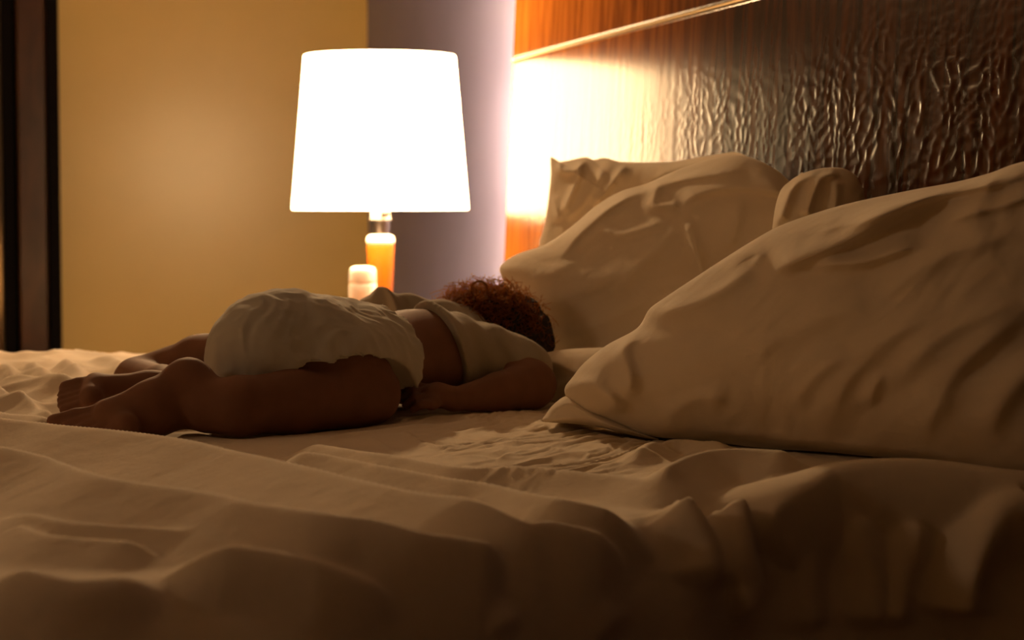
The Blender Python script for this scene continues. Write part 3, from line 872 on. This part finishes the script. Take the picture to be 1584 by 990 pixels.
# near leg: thigh forward, shin folded back, heel up
hipN = J(462, 603, 2.25); kneeN = J(570, 606, 2.285); ankN = J(322, 628, 2.155)
body.chain([hipN, J(525, 602, 2.262), kneeN], [.040, .041, .035], .012)
body.chain([J(572, 612, 2.27), J(450, 622, 2.20), J(370, 628, 2.15), ankN], [.032, .0335, .030, .026], .010)
JF = lambda a, b, c: J(a, b, c+.045)
body.capsule(ankN, JF(290, 592, 2.12), .025, .0255, .012)                  # heel
body.chain([JF(293, 598, 2.12), JF(235, 622, 2.10), JF(170, 641, 2.085)], [.026, .0215, .0165], .012)
body.chain([JF(300, 625, 2.13), JF(240, 645, 2.10), JF(190, 657, 2.08)], [.024, .019, .015], .012)
body.capsule(JF(165, 638, 2.10), JF(195, 660, 2.06), .0145, .0145, .008)     # ball of the foot
for k, (tx, ty, td, bx, by, bd, r) in enumerate([(84, 653, 2.095, 150, 640, 2.10, .0088), (106, 660, 2.085, 160, 648, 2.09, .0068), (120, 666, 2.075, 168, 655, 2.08, .0064),
                                   (134, 672, 2.065, 178, 662, 2.07, .006), (150, 677, 2.055, 188, 668, 2.06, .0058)]):
    body.chain([JF(bx, by, bd), JF((bx+tx)/2, (by+ty)/2-3, (bd+td)/2), JF(tx, ty, td)], [r*1.1, r*.9, r], .004)
# far leg: thigh outwards, foot back towards the near one
hipF = J(400, 552, 2.42); kneeF = J(205, 586, 2.56)
body.chain([hipF, J(310, 564, 2.48), kneeF], [.040, .034, .024], .012)
body.chain([J(207, 582, 2.53), J(250, 600, 2.42), J(300, 606, 2.32)], [.023, .026, .022], .008)
body.chain([J(298, 602, 2.31), J(230, 602, 2.28), J(160, 604, 2.26)], [.023, .0185, .0175], .012)
body.capsule(J(148, 596, 2.27), J(142, 615, 2.235), .0145, .0135, .008)
for k, (tx, ty, td, bx, by, bd, r) in enumerate([(103, 600, 2.275, 140, 594, 2.28, .0088), (97, 611, 2.265, 138, 603, 2.27, .0066), (96, 619, 2.255, 138, 611, 2.26, .0062),
                                   (96, 627, 2.245, 138, 618, 2.25, .0060), (98, 634, 2.235, 140, 625, 2.24, .0056)]):
    body.chain([J(bx, by, bd), J((bx+tx)/2, (by+ty)/2-2, (bd+td)/2), J(tx, ty, td)], [r*1.1, r*.9, r], .003)
# near arm
shN = J(772, 560, 2.47); elN = J(822, 595, 2.43); wrN = J(703, 618, 2.345)
body.chain([shN, elN], [.030, .0285], .012)
body.chain([elN, J(770, 607, 2.39), wrN], [.0285, .0225, .0135], .006)
palm = [J(698, 616, 2.34), J(668, 612, 2.325)]
body.capsule(palm[0], palm[1], .0125, .0135, .008)
body.capsule(J(676, 606, 2.34), J(668, 622, 2.31), .011, .010, .006)
for k, (a, b, c, d_) in enumerate([((664, 603), (643, 598), (628, 606), 2.335), ((662, 610), (640, 606), (624, 616), 2.322), ((663, 618), (643, 616), (628, 627), 2.31), ((666, 625), (650, 626), (638, 634), 2.30)]):
    r = [.0066, .0068, .0065, .0056][k]
    body.chain([J(*a, d_), J(*b, d_-.004), J(*c, d_)], [r, r*.95, r*.85], .0025)
body.chain([J(690, 604, 2.345), J(676, 601, 2.33), J(664, 605, 2.315)], [.0075, .0072, .0062], .003)   # thumb
# far arm: bent up beside the face, out of sight behind
body.chain([J(690, 530, 2.64), J(650, 568, 2.86), J(700, 560, 2.92)], [.030, .025, .016], .010)
hb0 = J(715, 562, 2.93); body.capsule(J(700, 560, 2.92), hb0, .013, .014, .006)
for k in range(4): body.chain([hb0, hb0+np.array([.022, .006*k-.004, 0]), hb0+np.array([.036, .008*k-.006, -.006])], [.007, .0065, .0055], .003)
body.chain([J(705, 562, 2.90), J(716, 560, 2.88), J(724, 564, 2.87)], [.0075, .007, .006], .003)

V, Q = surface_nets(body)
V = relax(V, Q, 4, .45)
print('child verts', len(V))
skin = from_arrays('body', V, Q[:, ::-1].copy() if False else Q, M_SKIN, child)

# nappy: padded shell round the hips, legs come out of it
_, P = body.full()
def cloth_shell(src, off, planes, cut=None, noise=None):
    f = src.copy(); f.val = f.val-off
    if noise is not None: f.val = f.val-noise
    for (p0, n) in planes:
        f.val = np.maximum(f.val, (-(P-p0)@n).astype(np.float32))
    if cut is not None: f.val = np.maximum(f.val, cut)
    return f
wp0, wn = plane3(J(512, 448, 2.44), J(640, 530, 2.33), J(657, 605, 2.29), pel)
hips = Field(lo, hi, VOX)
hips.val = np.minimum(hips.val, trunk.val-.005)
hips.ell(J(445, 545, 2.30), (.076, .080, .062), AX, .02)
hips.ell(J(395, 560, 2.24), (.042, .046, .050), AX, .03)
hips.ell(J(490, 545, 2.36), (.076, .084, .056), AX, .02)
hips.ell(J(540, 560, 2.34), (.072, .076, .048), AX, .02)
hips.ell(J(590, 582, 2.36), (.070, .070, .040), AX, .02)
legs = Field(lo, hi, VOX)
legs.chain([J(430, 622, 2.22), J(478, 606, 2.235), J(530, 602, 2.25), J(600, 614, 2.27)], [.034, .040, .043, .038], .01)
legs.chain([J(345, 560, 2.46), J(300, 560, 2.48)], [.046, .046], .01)
n1 = .0022*(1-2*np.abs(vnoise3(P*30+1.5*vnoise3(P*22, 15)[..., None], 3)))+.0012*(1-2*np.abs(vnoise3(P*64, 4)))
ruff = wn*0
dist_w = ((P-wp0)@wn)
n1 = n1+.004*np.exp(-(dist_w/.008)**2)*(1+.8*vnoise3(P*110, 6))
nap = cloth_shell(hips, .004, [(wp0+wn*0, wn)], None, n1.astype(np.float32))
nap.val = np.maximum(nap.val, -(legs.val-.003))
V, Q = surface_nets(nap); V = relax(V, Q, 2, .4)
nappy = from_arrays('nappy', V, Q, M_DIAPER, child)
nappy['label'] = 'crinkled white disposable nappy'

# shirt: cropped, ridden up over the back, with a short sleeve
sp0, sn = plane3(J(590, 447, 2.58), J(675, 505, 2.44), J(722, 600, 2.40), neck+tor*.05)
sh = trunk.copy()
sh.capsule(J(600, 478, 2.58), J(700, 510, 2.60), .020, .026, .03)
sh.capsule(shN, J(806, 574, 2.46), .033, .034, .014)
ds = ((P-sp0)@sn)
q = P-sp0
n2 = .0032*np.sin(ds*190+3*vnoise3(P*11, 8))*np.exp(-ds/.09)+.002*vnoise3(P*26, 9)
n2 = n2+.005*np.exp(-(ds/.007)**2)
shirt_f = cloth_shell(sh, .005, [(sp0, sn)], None, n2.astype(np.float32))
neckcut = neck+tor*.085
shirt_f.val = np.maximum(shirt_f.val, ((P-neckcut)@tor).astype(np.float32))
shirt_f.capsule(J(566, 472, 2.63), J(590, 466, 2.59), .010, .014, .012)
V, Q = surface_nets(shirt_f); V = relax(V, Q, 2, .4)
shirt = from_arrays('shirt', V, Q, M_SHIRT, child); shirt['label'] = 'beige short-sleeved shirt pulled up over the back'

# hair: cap plus curls
hf = Field(lo, hi, VOX)
hf.ell(headc-face*.004, (.078, .078, .055), HA, .01)
hf.ell(headc+tor*.03-face*.02+[0, 0, -.01], (.055, .055, .05), HA, .02)
hf.val = hf.val-(.005*vnoise3(P*55, 12)+.003*vnoise3(P*110, 13)).astype(np.float32)
hf.val = np.maximum(hf.val, ((P-(headc+face*.038))@face).astype(np.float32))
V, Q = surface_nets(hf); V = relax(V, Q, 1, .4)
hair = from_arrays('hair', V, Q, M_HAIR_CAP, child); hair['label'] = 'dark curly hair'
def tube(path, rads, seg=5):
    path = np.asarray(path); n = len(path)
    T = np.gradient(path, axis=0); T /= np.linalg.norm(T, axis=1)[:, None]+1e-9
    ref = np.array([.3, .2, .9]); A = np.cross(T, ref); A /= np.linalg.norm(A, axis=1)[:, None]+1e-9; B = np.cross(T, A)
    th = np.arange(seg)*2*math.pi/seg
    V = path[:, None]+np.asarray(rads)[:, None, None]*(np.cos(th)[None, :, None]*A[:, None]+np.sin(th)[None, :, None]*B[:, None])
    idx = np.arange(n*seg).reshape(n, seg); i2 = np.roll(idx, -1, 1)
    Q = np.stack([idx[:-1], i2[:-1], i2[1:], idx[1:]], -1).reshape(-1, 4)
    return V.reshape(-1, 3), Q
VV, QQ, base = [], [], 0
for k in range(1150):
    while True:
        n = rng.normal(size=3); n /= np.linalg.norm(n)
        if n@face < .35 and n[2] > -.45 and (k % 6 == 0 or (n[2] > .15 and n@hs < .3)): break
    root = headc+(n@face)*face*.068+(n@hs)*hs*.070+(n@hu)*hu*.048
    out = n+.5*rng.normal(size=3); out /= np.linalg.norm(out)
    tn = np.cross(out, rng.normal(size=3)); tn /= np.linalg.norm(tn); bt = np.cross(out, tn)
    Ln = rng.uniform(.012, .036); R_ = rng.uniform(.003, .008); turns = rng.uniform(.8, 2.2); ph = rng.uniform(0, 6)
    s = np.linspace(0, 1, 20)
    path = root+out*(Ln*s)[:, None]+R_*np.minimum(s*3, 1)[:, None]*(np.cos(ph+turns*2*math.pi*s)[:, None]*tn+np.sin(ph+turns*2*math.pi*s)[:, None]*bt)
    path[:, 2] = np.maximum(path[:, 2], BED_Z+.004)
    v, q_ = tube(path, .0007*(1-.5*s), 4)
    VV.append(v); QQ.append(q_+base); base += len(v)
# the open curl standing up on the crown
cc = J(741, 448, 2.60); a = np.linspace(0, 2*math.pi*1.15, 40)
path = cc+.0105*(np.cos(a)[:, None]*RGT+np.sin(a)[:, None]*upz)+np.linspace(0, .006, 40)[:, None]*FWD
for j in range(4):
    v, q_ = tube(path+np.array([.0004*j, .001*j, .0005*(j % 2)]), np.full(40, .0010), 5); VV.append(v); QQ.append(q_+base); base += len(v)
curls = from_arrays('curls', np.concatenate(VV), np.concatenate(QQ), M_HAIR, child); curls['kind'] = 'stuff'

# ------------------------------------------------------------------ the cover gives way under what lies on it
bpy.context.view_layer.update()
CELL = .006
low = np.full((220, 420), 9.0); ox, oy = -.1, 1.3
for o in list(COL.objects):
    root = o
    while root.parent: root = root.parent
    if o.type != 'MESH' or root.name.split('.')[0] not in ('pillow', 'sleeping_child') or o.name == 'curls': continue
    v = np.empty(len(o.data.vertices)*3, np.float32); o.data.vertices.foreach_get('co', v); v = v.reshape(-1, 3)
    v = v[v[:, 2] < BED_Z+.05]
    a = np.clip(((v[:, 0]-ox)/CELL).astype(int), 0, 219); b = np.clip(((v[:, 1]-oy)/CELL).astype(int), 0, 419)
    np.minimum.at(low, (a, b), v[:, 2])
for _ in range(2):
    l2 = low.copy()
    for sh_ in ((1, 0), (-1, 0), (0, 1), (0, -1)): l2 = np.minimum(l2, np.roll(low, sh_, (0, 1)))
    low = l2
cap = np.minimum(low-BED_Z-.002, .06)
for _ in range(3):
    cap = (cap+np.roll(cap, 1, 0)+np.roll(cap, -1, 0)+np.roll(cap, 1, 1)+np.roll(cap, -1, 1))/5
cap = np.minimum(cap, np.where(low < 8, low-BED_Z-.002, 9))
gx = np.clip((_flat[:, 0]-ox)/CELL-.5, 0, 218.9); gy = np.clip((_flat[:, 1]-oy)/CELL-.5, 0, 418.9)
ia = gx.astype(int); ib = gy.astype(int); fa = gx-ia; fb = gy-ib
cv = cap[ia, ib]*(1-fa)*(1-fb)+cap[ia+1, ib]*fa*(1-fb)+cap[ia, ib+1]*(1-fa)*fb+cap[ia+1, ib+1]*fa*fb
cv = np.where((_flat[:, 0] < ox) | (_st < .0), 9, cv)
H = np.minimum(H, cv)
PC = (_flat+_fn*H[:, None])
nX, nT = XX.shape
idx = np.arange(nX*nT).reshape(nX, nT)
Q = np.stack([idx[:-1, :-1], idx[1:, :-1], idx[1:, 1:], idx[:-1, 1:]], -1).reshape(-1, 4)
cover = from_arrays('bed_cover', PC, Q, M_SHEET)
tag(cover, 'cream cotton cover lying rumpled over the whole bed and hanging over its edge', 'bedding')
